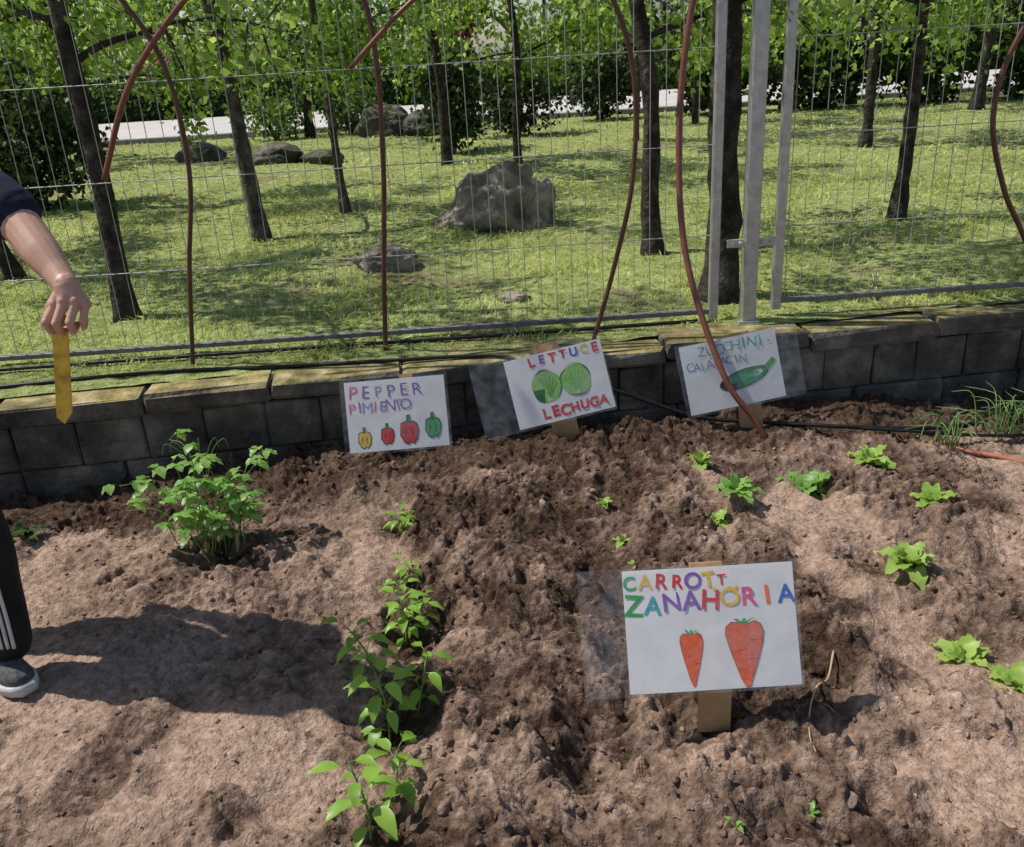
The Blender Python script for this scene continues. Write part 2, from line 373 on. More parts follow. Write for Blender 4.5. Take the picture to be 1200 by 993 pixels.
def blades(n,x0,x1,y0,y1,h,w):
    x=rng.uniform(x0,x1,n);y=rng.uniform(y0,y1,n)
    y=np.maximum(y,wfront(x)+.20+np.abs(rng.normal(0,.12,n)))
    dens=np.clip(.65+.9*fbm(x*1.3,y*1.3,3,300),.12,1);k=rng.random(n)<dens
    x=x[k];y=y[k];n=len(x);z=lawn_z(x,y)
    hh=h*rng.uniform(.4,1.25,n)*(.6+.8*np.clip(fbm(x*2,y*2,2,310)+.4,0,1));a=rng.uniform(0,6.28,n);le=rng.uniform(.3,1.6,n)*hh;b=rng.uniform(0,6.28,n)
    B=np.stack([x,y,z-.004],-1);wv=np.stack([np.cos(a),np.sin(a),np.zeros(n)],-1)*(w*rng.uniform(.6,1.3,n))[:,None]/2
    mid=B+np.stack([np.cos(b)*le*.35,np.sin(b)*le*.35,hh*.6],-1);tip=B+np.stack([np.cos(b)*le,np.sin(b)*le,hh*.85],-1)
    V=np.stack([B-wv,B+wv,mid+wv*.7,tip,mid-wv*.7],1).reshape(-1,3)
    F=np.arange(n*5).reshape(n,5);return V,F
g=Geo()
for args in [(46000,-3.6,4.0,3.8,6.2,.034,.007),(42000,-5.5,6,6.2,9.5,.038,.011),(30000,-9,10,9.5,17.8,.045,.02)]:
    g.addnp(*blades(*args))
g.obj('grass',[M_grass],False)

# ------------------------------------------------------------------ wall
g=Geo();ang=math.atan(.11);ux=np.array([math.cos(ang),math.sin(ang),0]);uy=np.array([-math.sin(ang),math.cos(ang),0])
O=np.array([0,3.72,0]);Rz=Matrix.Rotation(ang,4,'Z')
def wp(s,d,z): return O+ux*s+uy*d+np.array([0,0,z])
for row,(z0,z1,L,off) in enumerate([(-.36,-.145,.41,.1),(-.14,.062,.41,.31),(.068,.272,.24,.1)]):
    s=-13+off
    while s<13:
        l=L*rng.uniform(.85,1.15)
        R=Matrix.Rotation(ang+rng.normal(0,.02),4,'Z')@Matrix.Rotation(rng.normal(0,.016),4,'X')
        box(g,wp(s+l/2,.10+rng.normal(0,.006),(z0+z1)/2+rng.normal(0,.002)),(l-.005,.2,z1-z0),0,R,.009,.0025);s+=l
s=-13
while s<13:
    l=rng.uniform(.36,.72);R=Matrix.Rotation(ang+rng.normal(0,.014),4,'Z')@Matrix.Rotation(rng.normal(0,.014),4,'Y')
    box(g,wp(s+l/2,.108+rng.normal(0,.008),.316+rng.normal(0,.005)),(l-.002,.25,.086),1,R,.016,.005);s+=l
box(g,wp(0,.110,-.04),(26,.17,.62),2,Rz)
g.obj('block_wall',[M_wallb,M_cap,M_mortar],False)

# ------------------------------------------------------------------ fence
def fy(x): return 4.10+.02*x
f=empty('wire_fence')
g=Geo()
def wire(p,q,r,m=0): tube(g,[p,q],r,5,m,cap=False)
zt=2.35
for (xa,xb,zb) in [(-9.0,.985,.43),(1.285,9,.45)]:
    x=xa+.04
    while x<xb-.02:
        j=rng.normal(0,.0025);wire((x,fy(x),zb),(x+j,fy(x)+rng.normal(0,.002),zt),.0019);x+=.0725
    z=zb+.34
    while z<zt:
        wire((xa,fy(xa)-.0055,z),(xb,fy(xb)-.0055,z),.0024);z+=.40
g.obj('wire_mesh',[M_wire],True,f)
g=Geo()
for (xa,xb,zb) in [(-9.0,.985,.41),(1.285,9,.44)]:
    for z in(zb,zt):
        box(g,((xa+xb)/2,fy((xa+xb)/2),z),(xb-xa,.025,.024),1,Matrix.Rotation(math.atan(.02),4,'Z'),.003)
    for x in (xa,xb):
        box(g,(x,fy(x)-.002,(zb+zt)/2-.01),(.042,.036,zt-zb+.06),0,None,.004)
box(g,(-4.2,4.0,1.3),(.05,.05,2.1),0,None,.004)
g.obj('panel_frame',[M_galv,M_rail],False,f)
g=Geo();box(g,(1.135,4.06,1.33),(.066,.06,2.1),0,None,.005);box(g,(1.135,4.06,2.39),(.075,.07,.015),0,None,.004)
box(g,(1.135,4.06,.372),(.10,.09,.01),0,None,.002)
g.obj('post',[M_galv],False,f)
g=Geo()
for z in(.74,1.9):
    for sx in(-1,1):
        box(g,(1.135+sx*.07,4.045,z),(.085,.008,.038),0,None,.002);box(g,(1.135+sx*.052,4.036,z),(.018,.02,.018),0,None,.003)
        tube(g,[(1.135+sx*.088,4.03,z),(1.135+sx*.088,4.05,z)],.007,6)
g.obj('hinge_brackets',[M_galv],False,f)

# ------------------------------------------------------------------ pipes
def pipe(name,pts,r,mat,sides=10,k=10):
    g=Geo();P=spline(pts,k);tube(g,P,r,sides);return g.obj(name,[mat])
pipe('hoop_pipe',[(-.2,3.9,2.35),(-.85,3.9,2.1),(-1.18,3.9,1.857),(-1.46,3.9,1.56),(-1.645,3.9,1.20)],.012,M_hoop)
pipe('hoop_pipe',[(-2.0,3.92,2.3),(-1.6,3.92,2.1),(-1.43,3.92,1.876),(-1.31,3.92,1.62),(-1.29,3.92,1.22),(-1.37,3.92,.8),(-1.44,3.92,.36)],.010,M_hoopd)
pipe('hoop_pipe',[(-.6,3.95,2.2),(-.485,3.95,1.82),(-.462,3.95,1.57),(-.48,3.95,1.17),(-.53,3.95,.7),(-.56,3.95,.36)],.0115,M_hoopd)
pipe('hoop_pipe',[(.1,3.93,2.05),(-.29,3.93,1.81),(-.57,3.93,1.575)],.010,M_hoop)
pipe('hoop_pipe',[(.3,3.9,2.1),(.504,3.9,1.76),(.585,3.9,1.448),(.57,3.9,1.04),(.48,3.9,.66),(.385,3.88,.355)],.0105,M_hoopd)
pipe('hoop_pipe',[(.95,3.95,2.2),(.818,3.9,1.75),(.76,3.85,1.27),(.778,3.75,.758),(.90,3.54,.30),(1.03,3.47,.10),(1.11,3.43,-.08)],.0135,M_hoop)
pipe('hoop_pipe',[(2.5,3.95,2.0),(2.19,3.95,1.58),(2.11,3.95,1.253),(2.2,3.95,.935),(2.33,3.95,.704),(2.5,3.95,.36)],.0115,M_hoopd)
def dz(x,y,o): return gh(x,y)+o
pipe('drip_hose',[(-6,3.35,.372),(-3.5,3.6,.372),(-2.4,3.72,.372),(-1.6,3.80,.375),(-.9,3.78,.372),(-.2,3.78,.37),(.0,3.74,.365),(.14,3.66,.30),(.45,3.64,.22),(.8,3.60,.09),(1.1,3.58,.05),(1.45,3.5,dz(1.45,3.5,.03)),(1.8,3.52,dz(1.8,3.52,.03)),(2.3,3.6,dz(2.3,3.6,.03)),(3.5,3.6,0)],.009,M_black)
pipe('drip_hose',[(-6,3.6,.385),(-3.5,3.85,.385),(-2.4,3.95,.385),(-1,4.0,.385),(0,4.02,.385),(.9,4.05,.385)],.009,M_black)
pipe('irrigation_tube',[(1.75,3.42,dz(1.75,3.42,.01)),(1.95,3.3,dz(1.95,3.3,.012)),(2.25,3.15,dz(2.25,3.15,.012)),(3,3,0)],.009,M_orange)
pipe('drip_hose',[(1.25,3.55,dz(1.25,3.55,.02)),(1.7,3.45,dz(1.7,3.45,.025)),(2.1,3.42,dz(2.1,3.42,.025)),(2.8,3.4,.0)],.007,M_black)

# ------------------------------------------------------------------ signs
CC={}
def cm(c):
    if c not in CC: CC[c]=simple('marker_%d'%len(CC),[tuple(q*.75 for q in c),c,tuple(min(1,q*1.25+.02) for q in c)],rough=.75,scale=90,bump=0,trans=.2)
    return CC[c]
RED=(.62,.02,.03);YEL=(.75,.50,.03);GRN=(.04,.36,.10);PUR=(.22,.08,.42);BLU=(.03,.14,.5);PNK=(.72,.10,.28);ORG=(.85,.16,.02);TEAL=(.02,.36,.38);DG=(.015,.15,.04);LG=(.28,.58,.12);BLK=(.02,.02,.02)
M_paper=simple('paper',[(.84,.84,.86),(.91,.91,.92)],rough=.45,scale=5,bump=.25,bscale=9,bdist=.01,spec=.4,trans=.28)
def filmmat():
    m,nt,out=newmat('laminate_film');L=nt.links
    t=N(nt,'ShaderNodeBsdfTransparent');t.inputs[0].default_value=(.97,.97,.97,1)
    gl=N(nt,'ShaderNodeBsdfGlossy',i_Roughness=.18);gl.inputs[0].default_value=(.8,.8,.8,1)
    d=N(nt,'ShaderNodeBsdfDiffuse');d.inputs[0].default_value=(.7,.7,.7,1)
    a=N(nt,'ShaderNodeMixShader');a.inputs[0].default_value=.6;L.new(gl.outputs[0],a.inputs[1]);L.new(d.outputs[0],a.inputs[2])
    n=N(nt,'ShaderNodeTexNoise',i_Scale=14,i_Detail=3);tc=N(nt,'ShaderNodeTexCoord');L.new(tc.outputs['Object'],n.inputs['Vector'])
    f=ramp(nt,n.outputs[0],[(.4,(.05,.05,.05)),(.75,(.22,.22,.22))])
    b=N(nt,'ShaderNodeMixShader');L.new(f,b.inputs[0]);L.new(t.outputs[0],b.inputs[1]);L.new(a.outputs[0],b.inputs[2]);L.new(b.outputs[0],out.inputs[0]);return m
M_film=filmmat()
W,Hh=.42,.297
def bow(u): return .006*math.sin(u*math.pi)
class Sign:
    def __init__(s,name,c,tilt,yaw,roll,stake,film):
        s.e=empty(name,c,(0,0,0))
        Rm=Matrix.Rotation(yaw,4,'Z')@Matrix.Rotation(math.radians(90)-tilt,4,'X')@Matrix.Rotation(roll,4,'Z')
        s.e.rotation_euler=Rm.to_euler();s.k=0;s.name=name
        g=Geo();nu,nv=25,15
        v=[(-W/2+W*i/(nu-1),-Hh/2+Hh*j/(nv-1),bow(i/(nu-1))+.002*math.sin(9*i/(nu-1)+4*j/(nv-1))) for j in range(nv) for i in range(nu)]
        g.add(v,[(j*nu+i,j*nu+i+1,(j+1)*nu+i+1,(j+1)*nu+i) for j in range(nv-1) for i in range(nu-1)])
        g.obj('paper',[M_paper],True,s.e)
        g=Geo();l,r,t,b=film;v=[];nu=21;nv=9
        for j in range(nv):
            for i in range(nu):
                x=-W/2-l+(W+l+r)*i/(nu-1);y=-Hh/2-b+(Hh+t+b)*j/(nv-1)
                v.append((x,y,.0042+bow(min(1,max(0,x/W+.5)))+.0045*math.sin(x*40+y*13)*(1 if (x<-W/2-.01 or x>W/2+.01) else 0)))
        g.add(v,[(j*nu+i,j*nu+i+1,(j+1)*nu+i+1,(j+1)*nu+i) for j in range(nv-1) for i in range(nu-1)])
        g.obj('laminate_sleeve',[M_film],True,s.e)
        # stake fixed behind the sheet, lower part driven more upright into the soil
        g=Geo();x,w,y0,y1=stake;ca,sa=math.cos(tilt),math.sin(tilt);zs=-.013;V=[]
        for yy in (y1,0,-Hh/2,y0):
            e=max(0,-Hh/2-yy);oy=yy if e==0 else -Hh/2-e*ca;oz=-e*sa
            for dx,dzz in((-w/2,-.008),(w/2,-.008),(w/2,.008),(-w/2,.008)): V.append((x+dx,oy,zs+dzz+oz))
        F=[(0,1,2,3)]+[(i*4+j,i*4+(j+1)%4,i*4+4+(j+1)%4,i*4+4+j) for i in range(3) for j in range(4)]+[(12,15,14,13)]
        g.add(V,F);g.obj('stake',[M_wood],False,s.e)
    def zof(s,u,v): return bow(u)+.002*math.sin(9*u+4*(1-v))+.0009+.00006*s.k
    def poly(s,pts,c,nm='drawing'):
        s.k+=1;g=Geo();n=len(pts);cu=sum(p[0] for p in pts)/n;cv=sum(p[1] for p in pts)/n
        P=[(cu,cv)]+list(pts)
        g.add([((u-.5)*W,(.5-v)*Hh,s.zof(u,v)) for u,v in P],[(0,i+1,(i+1)%n+1) for i in range(n)])
        g.obj(nm,[cm(c)],False,s.e)
    def ell(s,cu,cv,ru,rv,c,rot=0,nm='drawing',k=22,wob=.06):
        ca,sa=math.cos(rot),math.sin(rot);ph=random.random()*6
        pts=[]
        for i in range(k):
            a=i*6.2832/k;q=1+wob*math.sin(3*a+ph)+wob*.6*math.sin(5*a)
            x=ru*W*math.cos(a)*q;y=rv*Hh*math.sin(a)*q
            pts.append((cu+(x*ca-y*sa)/W,cv-(x*sa+y*ca)/Hh))
        s.poly(pts,c,nm)
    def text(s,txt,u0,u1,v,h,cols,thick=.02,jit=.01,dv=0):
        n=len(txt)
        for i,ch in enumerate(txt):
            t=(i/(n-1) if n>1 else 0);u=u0+(u1-u0)*t;s.letter(ch,u,v+dv*t+random.uniform(-jit,jit),h*random.uniform(.9,1.12),cols[i%len(cols)],thick)
    def letter(s,ch,u,v,h,c,thick):
        cu=bpy.data.curves.new('t','FONT');cu.body=ch;cu.size=h*Hh/.70;cu.align_x='CENTER';cu.align_y='CENTER';cu.offset=thick*cu.size
        o=bpy.data.objects.new('t',cu);COL.objects.link(o)
        bpy.context.view_layer.update()
        me=bpy.data.meshes.new_from_object(o.evaluated_get(bpy.context.evaluated_depsgraph_get()));bpy.data.objects.remove(o)
        me.materials.clear();me.materials.append(cm(c))
        q=bpy.data.objects.new('letter_'+(ch.lower() if ch.isalpha() else 'dash'),me);COL.objects.link(q);q.parent=s.e
        q.location=((u-.5)*W,(.5-v)*Hh,s.zof(u,v)+.0006);q.rotation_euler=(0,0,random.uniform(-.12,.12))
R15=math.radians
s=Sign('carrot_sign',(.457,1.825,.272),R15(27),R15(0),0,(.0,.080,-.28,.158),(.11,.006,.006,.006))
s.text('CARROT',.04,.50,.115,.12,[GRN,YEL,RED,RED,PUR,YEL],.022,.010)
s.letter('T',.575,.115,.085,RED,.02)
s.text('ZANAHORIA',.055,.95,.30,.155,[GRN,TEAL,PUR,PUR,RED,YEL,PNK,ORG,BLU],.018,.012,dv=-.04)
for u in(.53,.62,.66): s.ell(u,.185,.012,.017,YEL)
def carrot(cu,ct,w,h):
    P=[(-.1,0),(-.32,-.02),(-.47,.05),(-.5,.16),(-.43,.34),(-.36,.5),(-.26,.68),(-.17,.85),(-.04,1),(.06,.98),(.14,.84),(.26,.66),(.36,.48),(.46,.3),(.5,.14),(.44,.03),(.3,-.02),(.1,.01)]
    s.poly([(cu+x*w*1.06,ct-.006+y*h*1.02) for x,y in P],(.30,.05,.02));s.poly([(cu+x*w,ct+y*h) for x,y in P],(.80,.12,.03))
    for (x,y) in((.16,.25),(-.2,.4),(.1,.55)): s.poly([(cu+x*w,ct+y*h),(cu+(x+.28)*w,ct+(y+.01)*h),(cu+x*w,ct+(y+.03)*h)],(.35,.05,.02))
    for a in(-.5,0,.5): s.poly([(cu-.03*w,ct),(cu+a*w*.5-.04*w,ct-.035),(cu+a*w*.5+.06*w,ct-.04),(cu+.05*w,ct)],GRN)
carrot(.375,.545,.13,.42);carrot(.685,.475,.215,.52)
s=Sign('pepper_sign',(-.48,3.50,.225),R15(20),R15(0),R15(1.5),(.05,.055,-.30,.165),(.02,.012,.015,.01))
s.text('PEPPER',.08,.72,.17,.17,[PNK,PUR,(.3,.25,.6),PUR,PUR,PUR],-.006)
s.text('PIMIENTO',.06,.60,.38,.15,[PNK,PUR,(.3,.25,.6),PNK,PUR,PUR,(.3,.25,.6),PUR],-.006)
for cu,cv,r,c in((.16,.82,.066,YEL),(.39,.79,.066,RED),(.61,.76,.09,RED),(.85,.72,.078,GRN)):
    P=[(-.8,-.8),(-.3,-1.0),(.0,-.8),(.4,-1.0),(.85,-.75),(1,-.1),(.8,.7),(.4,1.15),(.15,.95),(-.2,1.15),(-.6,.95),(-.95,.3)]
    s.poly([(cu+x*r*1.1,cv+y*r*1.75) for x,y in P],BLK);s.poly([(cu+x*r*.97,cv+y*r*1.58) for x,y in P],c)
    s.poly([(cu-.25*r,cv-1.3*r),(cu-.2*r,cv-2.6*r),(cu+.25*r,cv-2.7*r),(cu+.2*r,cv-1.3*r)],DG)
    for k in(-.35,.35): s.poly([(cu+k*r,cv-.8*r),(cu+k*r+.1*r,cv),(cu+k*r,cv+1.1*r),(cu+k*r-.07*r,cv)],(.12,.02,.02))
s=Sign('lettuce_sign',(.212,3.575,.285),R15(19),R15(0),R15(10.5),(-.02,.11,-.34,.185),(.15,.006,.02,.01))
s.text('LETTUCE',.27,.93,.10,.12,[RED,PUR,RED,RED,BLU,YEL,RED],.03)
s.text('LECHUGA',.30,.90,.87,.14,[RED]*7,.035)
for cu in(.37,.67):
    s.ell(cu,.48,.155,.235,DG,wob=.05);s.ell(cu,.48,.148,.225,LG,wob=.05)
    for k in range(7):
        a=-1.2+k*.4;s.poly([(cu-.004,.66),(cu+math.sin(a)*.115-.004,.5-math.cos(a)*.17),(cu+math.sin(a)*.115+.004,.5-math.cos(a)*.17),(cu+.006,.66)],(.16,.42,.08))
    s.poly([(cu-.02,.69),(cu-.012,.62),(cu+.014,.62),(cu+.022,.69)],(.6,.6,.35))
s=Sign('zucchini_sign',(.955,3.60,.285),R15(17),R15(3),R15(7.5),(.05,.10,-.32,.16),(.02,.09,.01,.01))
s.text('ZUCCHINI-',.22,.92,.14,.15,[TEAL,(.1,.4,.35),TEAL],-.008)
s.text('CALABACIN',.08,.62,.33,.12,[TEAL,(.1,.1,.5),(.1,.4,.35),PUR],-.008)
s.ell(.60,.62,.27,.13,BLK,rot=.18,wob=.03);s.ell(.60,.62,.26,.115,(.03,.30,.10),rot=.18,wob=.03)
s.ell(.62,.60,.14,.04,(.05,.40,.14),rot=.18);s.poly([(.83,.50),(.93,.40),(.96,.46),(.86,.57)],(.12,.4,.1));s.ell(.42,.67,.035,.05,(.1,.5,.25))
g=Geo();box(g,(-1.0,2.80,gh(-1.0,2.8)+.02),(.012,.008,.10),0,Matrix.Rotation(.1,4,'Y'),.001);g.obj('wooden_stake',[M_wood],False)

# ------------------------------------------------------------------ plants
def leaf(g,base,dirv,L,Wd,droop=.35,fold=.25,m=0,wave=0,nseg=7):
    d=np.array(dirv,float);d/=np.linalg.norm(d)
    side=np.cross(d,[0,0,1.]);
    if np.linalg.norm(side)<1e-3: side=np.array([1.,0,0])
    side/=np.linalg.norm(side)
    V=[];p=np.array(base,float);dd=d.copy();ph=rng.uniform(0,6)
    for i in range(nseg):
        t=i/(nseg-1);w=Wd*.5*(math.sin(math.pi*min(1,t**.75))**.9)*(1-.25*t) if 0<t<1 else .0006
        wv=wave*math.sin(i*2.3+ph)*Wd*.2
        n2=np.cross(side,dd);n2/=np.linalg.norm(n2)
        V+= [p-side*w+n2*(w*fold+wv),p.copy(),p+side*w+n2*(w*fold-wv)]
        p=p+dd*L/(nseg-1);dd=dd+np.array([0,0,-droop*2/nseg]);dd/=np.linalg.norm(dd)
    F=[]
    for i in range(nseg-1):
        for j in(0,1): a=i*3+j;F.append((a,a+1,a+4,a+3))
    g.add(V,F,m)
def pepper_plant(x,y,h,nl,ls,lean=(0,0)):
    g=Geo();z=gh(x,y)-.01
    P=spline([(x,y,z),(x+lean[0]*.3+.008,y+lean[1]*.3,z+h*.5),(x+lean[0],y+lean[1],z+h)],5)
    tube(g,P,np.linspace(.0035,.0018,len(P)),6,1)
    a=rng.uniform(0,6)
    for i in range(nl):
        t=.25+.75*i/max(1,nl-1);q=P[int(t*(len(P)-1))];a+=2.4
        r=ls*(.55+.55*(1-abs(t-.6)))*rng.uniform(.7,1.1)
        el=.25+.5*t
        d=np.array([math.cos(a)*math.cos(el),math.sin(a)*math.cos(el),math.sin(el)])
        pl=r*.55;e=q+d*pl
        tube(g,[q,q+d*pl*.5+np.array([0,0,.002]),e],.0011,4,1)
        d2=d+np.array([0,0,-.35-rng.uniform(0,.4)])
        leaf(g,e,d2,r*1.05,r*.54,droop=rng.uniform(.3,.9),fold=rng.uniform(.15,.5),wave=.25)
    return g.obj('pepper_plant',[M_pep,M_stem])
pepper_plant(-.37,1.86,.24,19,.074,(-.015,0))
pepper_plant(-.30,1.93,.18,12,.058,(.04,.02))
pepper_plant(-.44,2.08,.15,12,.062,(-.05,.02))
pepper_plant(-.37,1.50,.20,14,.076,(-.03,.03))
pepper_plant(-.33,1.60,.14,10,.056,(.02,.02))
pepper_plant(-.36,2.25,.16,17,.060)
pepper_plant(-.33,2.30,.13,11,.052,(.03,0))
pepper_plant(-.41,2.56,.07,11,.05);pepper_plant(-.39,2.66,.06,9,.045)
pepper_plant(-.44,2.95,.075,12,.055);pepper_plant(-.42,3.02,.06,8,.042)
g=Geo()
for k in range(18):
    bx=-1.10+rng.normal(0,.07);by=2.82+rng.normal(0,.04);bz=gh(bx,by)-.01
    a=k*2.4+rng.normal(0,.3);sp=rng.uniform(.06,.23);hh=rng.uniform(.14,.40)
    P=spline([(bx,by,bz),(bx+math.cos(a)*sp*.25,by+math.sin(a)*sp*.25,bz+hh*.55),(bx+math.cos(a)*sp*.65,by+math.sin(a)*sp*.5,bz+hh*.95),(bx+math.cos(a)*sp*1.1,by+math.sin(a)*sp*.8,bz+hh*.98)],6)
    tube(g,P,np.linspace(.0026,.001,len(P)),5,1)
    for t in np.linspace(.25,1,6):
        q=P[int(t*(len(P)-1))];b=rng.uniform(0,6.28);d=np.array([math.cos(b),math.sin(b),.5]);e=q+d*.035
        tube(g,[q,(q+e)/2+np.array([0,0,.004]),e],.0009,4,1)
        for db in(-1.2,0,1.2):
            l=rng.uniform(.03,.06);leaf(g,e,(math.cos(b+db),math.sin(b+db),rng.uniform(-.6,.3)),l,l*.74,droop=.5,fold=.15,wave=.3)
for k in range(5):
    a=rng.uniform(0,6.28);bz=gh(-1.08,2.8)+.34
    P=spline([(-1.08,2.82,bz-.1),(-1.08+.05*math.cos(a),2.82+.03*math.sin(a),bz+.04),(-1.08+.11*math.cos(a),2.82+.05*math.sin(a),bz+.09),(-1.08+.13*math.cos(a),2.82+.05*math.sin(a),bz+.05)],6);tube(g,P,.0009,4,1)
g.obj('bean_plant',[M_bean,M_stem])
def rosette(x,y,r,n,name,mat=None,wave=.6):
    g=Geo();z=gh(x,y)
    for i in range(n):
        a=i*2.4+rng.normal(0,.3);el=.3+1.0*(i/n)+rng.normal(0,.15);l=r*rng.uniform(.6,1.2)*(1-.3*i/n)
        d=(math.cos(a)*math.cos(el),math.sin(a)*math.cos(el),math.sin(el))
        leaf(g,(x+d[0]*.006,y+d[1]*.006,z-.002),d,l,l*.66,droop=.7,fold=.2,wave=wave,nseg=9)
    g.obj(name,[mat or M_let])
rosette(1.12,3.08,.14,26,'lettuce_plant',M_bean);rosette(1.42,3.22,.11,18,'lettuce_plant');rosette(1.47,2.79,.105,18,'lettuce_plant')
rosette(1.20,2.38,.105,18,'lettuce_plant');rosette(1.19,1.98,.09,15,'lettuce_plant');rosette(1.27,1.86,.095,14,'lettuce_plant')
rosette(.74,3.24,.09,15,'lettuce_plant');rosette(.71,2.81,.075,14,'lettuce_plant');rosette(.80,2.90,.095,15,'lettuce_plant',M_bean)
rosette(.33,3.05,.05,8,'lettuce_seedling');rosette(.36,2.72,.045,7,'lettuce_seedling');rosette(.37,2.56,.035,6,'lettuce_seedling')
rosette(-1.86,2.98,.09,12,'strawberry_plant',M_bush);rosette(.60,1.48,.03,5,'lettuce_seedling',M_bean);rosette(.42,1.42,.03,6,'lettuce_seedling',M_bean)
def onion(x,y,n,h):
    g=Geo()
    for i in range(n):
        bx=x+rng.normal(0,.06);by=y+rng.normal(0,.03);z=gh(bx,by);a=rng.uniform(0,6.28);s_=rng.uniform(.3,1.2)*h;hh=h*rng.uniform(.5,1)
        P=spline([(bx,by,z),(bx+.3*s_*math.cos(a),by+.3*s_*math.sin(a),z+hh*.8),(bx+s_*math.cos(a),by+s_*math.sin(a),z+hh*.8)],5)
        tube(g,P,np.linspace(.0030,.0009,len(P)),5)
    g.obj('onion_plant',[M_onion])
onion(1.80,3.38,18,.19);onion(2.10,3.46,26,.22);onion(2.30,3.4,18,.22)

# ------------------------------------------------------------------ rocks
bm=bmesh.new();bmesh.ops.create_icosphere(bm,subdivisions=5,radius=1)
RV=np.array([v.co[:] for v in bm.verts]);RF=np.array([[v.index for v in f.verts] for f in bm.faces]);bm.free()
def rock(parts,mat=None,skew=0,peak=0):
    g=Geo()
    for (x,y,sx,sy,sz) in parts:
        v=RV.copy()
        for k in range(16):
            nrm=rng.normal(0,1,3);nrm/=np.linalg.norm(nrm);d=rng.uniform(.62,.9)
            if peak and nrm[2]>.45: continue
            q=v@nrm;v=v-np.clip(q-d,0,None)[:,None]*nrm*.9
        v[:,2]*=1-peak*np.clip(np.hypot(v[:,0],v[:,1]),0,1)
        q=v*np.array([sx,sy,sz])
        nz=.14*fbm(v[:,0]*2+x*3,v[:,1]*2+v[:,2]*2.7,4,400)+.04*fbm(v[:,0]*8+v[:,2]*5,v[:,1]*8+v[:,2]*6,3,410)
        q=q+v*(nz*min(sx,sz))[:,None]
        q[:,0]+=skew*np.clip(q[:,2],0,None)
        z=float(lawn_z([x],[y])[0]);g.addnp(q+np.array([x,y,z+sz*.22]),RF)
    return g.obj('boulder',[mat or M_rock],True)
rock([(-.02,6.85,.42,.32,.40),(-.24,6.8,.25,.22,.15),(.27,6.82,.18,.2,.27)],skew=.30,peak=.35)
rock([(-.73,5.62,.21,.15,.12)],peak=.1)
rock([(.05,4.62,.09,.06,.035)])
rock([(-4.3,13.7,.36,.4,.24)],M_rockd,peak=.3)
rock([(-2.9,12.6,.42,.4,.22),(-2.3,12.4,.32,.3,.15)],M_rockd,peak=.3)
rock([(-1.9,16.3,.6,.4,.45),(-1.2,16,.4,.4,.35)],M_rockd,peak=.3)

# ------------------------------------------------------------------ trees
def leafcloud(g,C,sig,n,size,m=0,p_=None):
    C=np.asarray(C,float);k=rng.choice(len(C),n,p=p_) ;p=C[k]+rng.normal(0,1,(n,3))*sig
    d=rng.normal(0,1,(n,3));d[:,2]-=.25;d/=np.linalg.norm(d,axis=1)[:,None]
    r=rng.normal(0,1,(n,3));r[:,2]*=.6;s_=np.cross(d,r);s_/=np.linalg.norm(s_,axis=1)[:,None];nn=np.cross(d,s_)
    L=(size*rng.uniform(.6,1.3,n))[:,None];w=L*.32
    V=np.stack([p,p+d*L*.45-s_*w+nn*w*.3,p+d*L,p+d*L*.45+s_*w+nn*w*.3],1).reshape(-1,3)
    g.addnp(V,np.arange(n*4).reshape(n,4),m)
def tree(x,y,r,H=4.5,lean=(0,0),zb=1.25,nb=9,nl=4500,ls=.06,spread=1.3,pale=False,lm=0,sig=.10,wob=.03,hi=.75):
    g=Geo();z0=float(lawn_z([x],[y])[0])-.05
    T=np.linspace(0,1,12);wx=np.cumsum(rng.normal(0,wob,12));wy=np.cumsum(rng.normal(0,wob,12));wx-=wx[0];wy-=wy[0]
    P=np.stack([x+lean[0]*T*H/1.6+wx*.8,y+lean[1]*T*H/1.6+wy,z0+T*H],-1);Ps=spline(P,4)
    rad=r*(1-.75*np.linspace(0,1,len(Ps))**.9);rad[0]*=1.5;rad[1]*=1.25;rad[2]*=1.1
    tube(g,Ps,rad,12,0,rough=.09)
    anchors=[]
    for b in range(nb):
        t=(zb+(H-zb)*(b/nb)**1.2*.95)/H;t=min(t,.97);i=int(t*(len(Ps)-1));q=Ps[i];a=b*2.4+rng.normal(0,.4)
        ln=spread*(1-.45*t)*rng.uniform(.7,1.15)
        el=rng.uniform(.0,.6);d=np.array([math.cos(a)*math.cos(el),math.sin(a)*math.cos(el),math.sin(el)])
        BP=[q]
        for k in range(1,6): BP.append(q+d*ln*k/5+np.array([rng.normal(0,.03),rng.normal(0,.03),.10*ln*math.sin(k*.5)-.12*ln*(k/5)**2]))
        BP=spline(BP,3);br=min(rad[i]*.5,.022)
        tube(g,BP,np.linspace(br,.004,len(BP)),6,0)
        for k in range(5,len(BP),2):
            for _ in range(2):
                dd=d*.4+rng.normal(0,.6,3);dd[2]-=.15;e=BP[k]+dd*ln*.33
                tube(g,[BP[k],(BP[k]+e)/2+rng.normal(0,.02,3),e],[.005,.0035,.002],4,0,cap=False)
                anchors+=[e,(BP[k]+e)/2,BP[k]+(e-BP[k])*.75]
        anchors.append(BP[-1])
    A=np.array(anchors);wgt=np.where(A[:,2]<2.7+.04*y,1.0,hi)*rng.uniform(.1,1.7,len(A));wgt/=wgt.sum()
    leafcloud(g,A,sig,nl,ls,1,wgt)
    return g.obj('tree',[M_barkl if pale else M_bark,M_tl[lm]])
tree(-2.06,4.80,.058,4.2,(.0,.05),zb=1.35,nl=2900,ls=.058,spread=1.2,wob=.018)
tree(-1.83,6.96,.062,4.8,(-.12,.1),zb=1.3,nl=4800,pale=True)
tree(-1.34,7.98,.04,4.5,(-.12,0),zb=1.2,nl=4400,pale=True,lm=1)
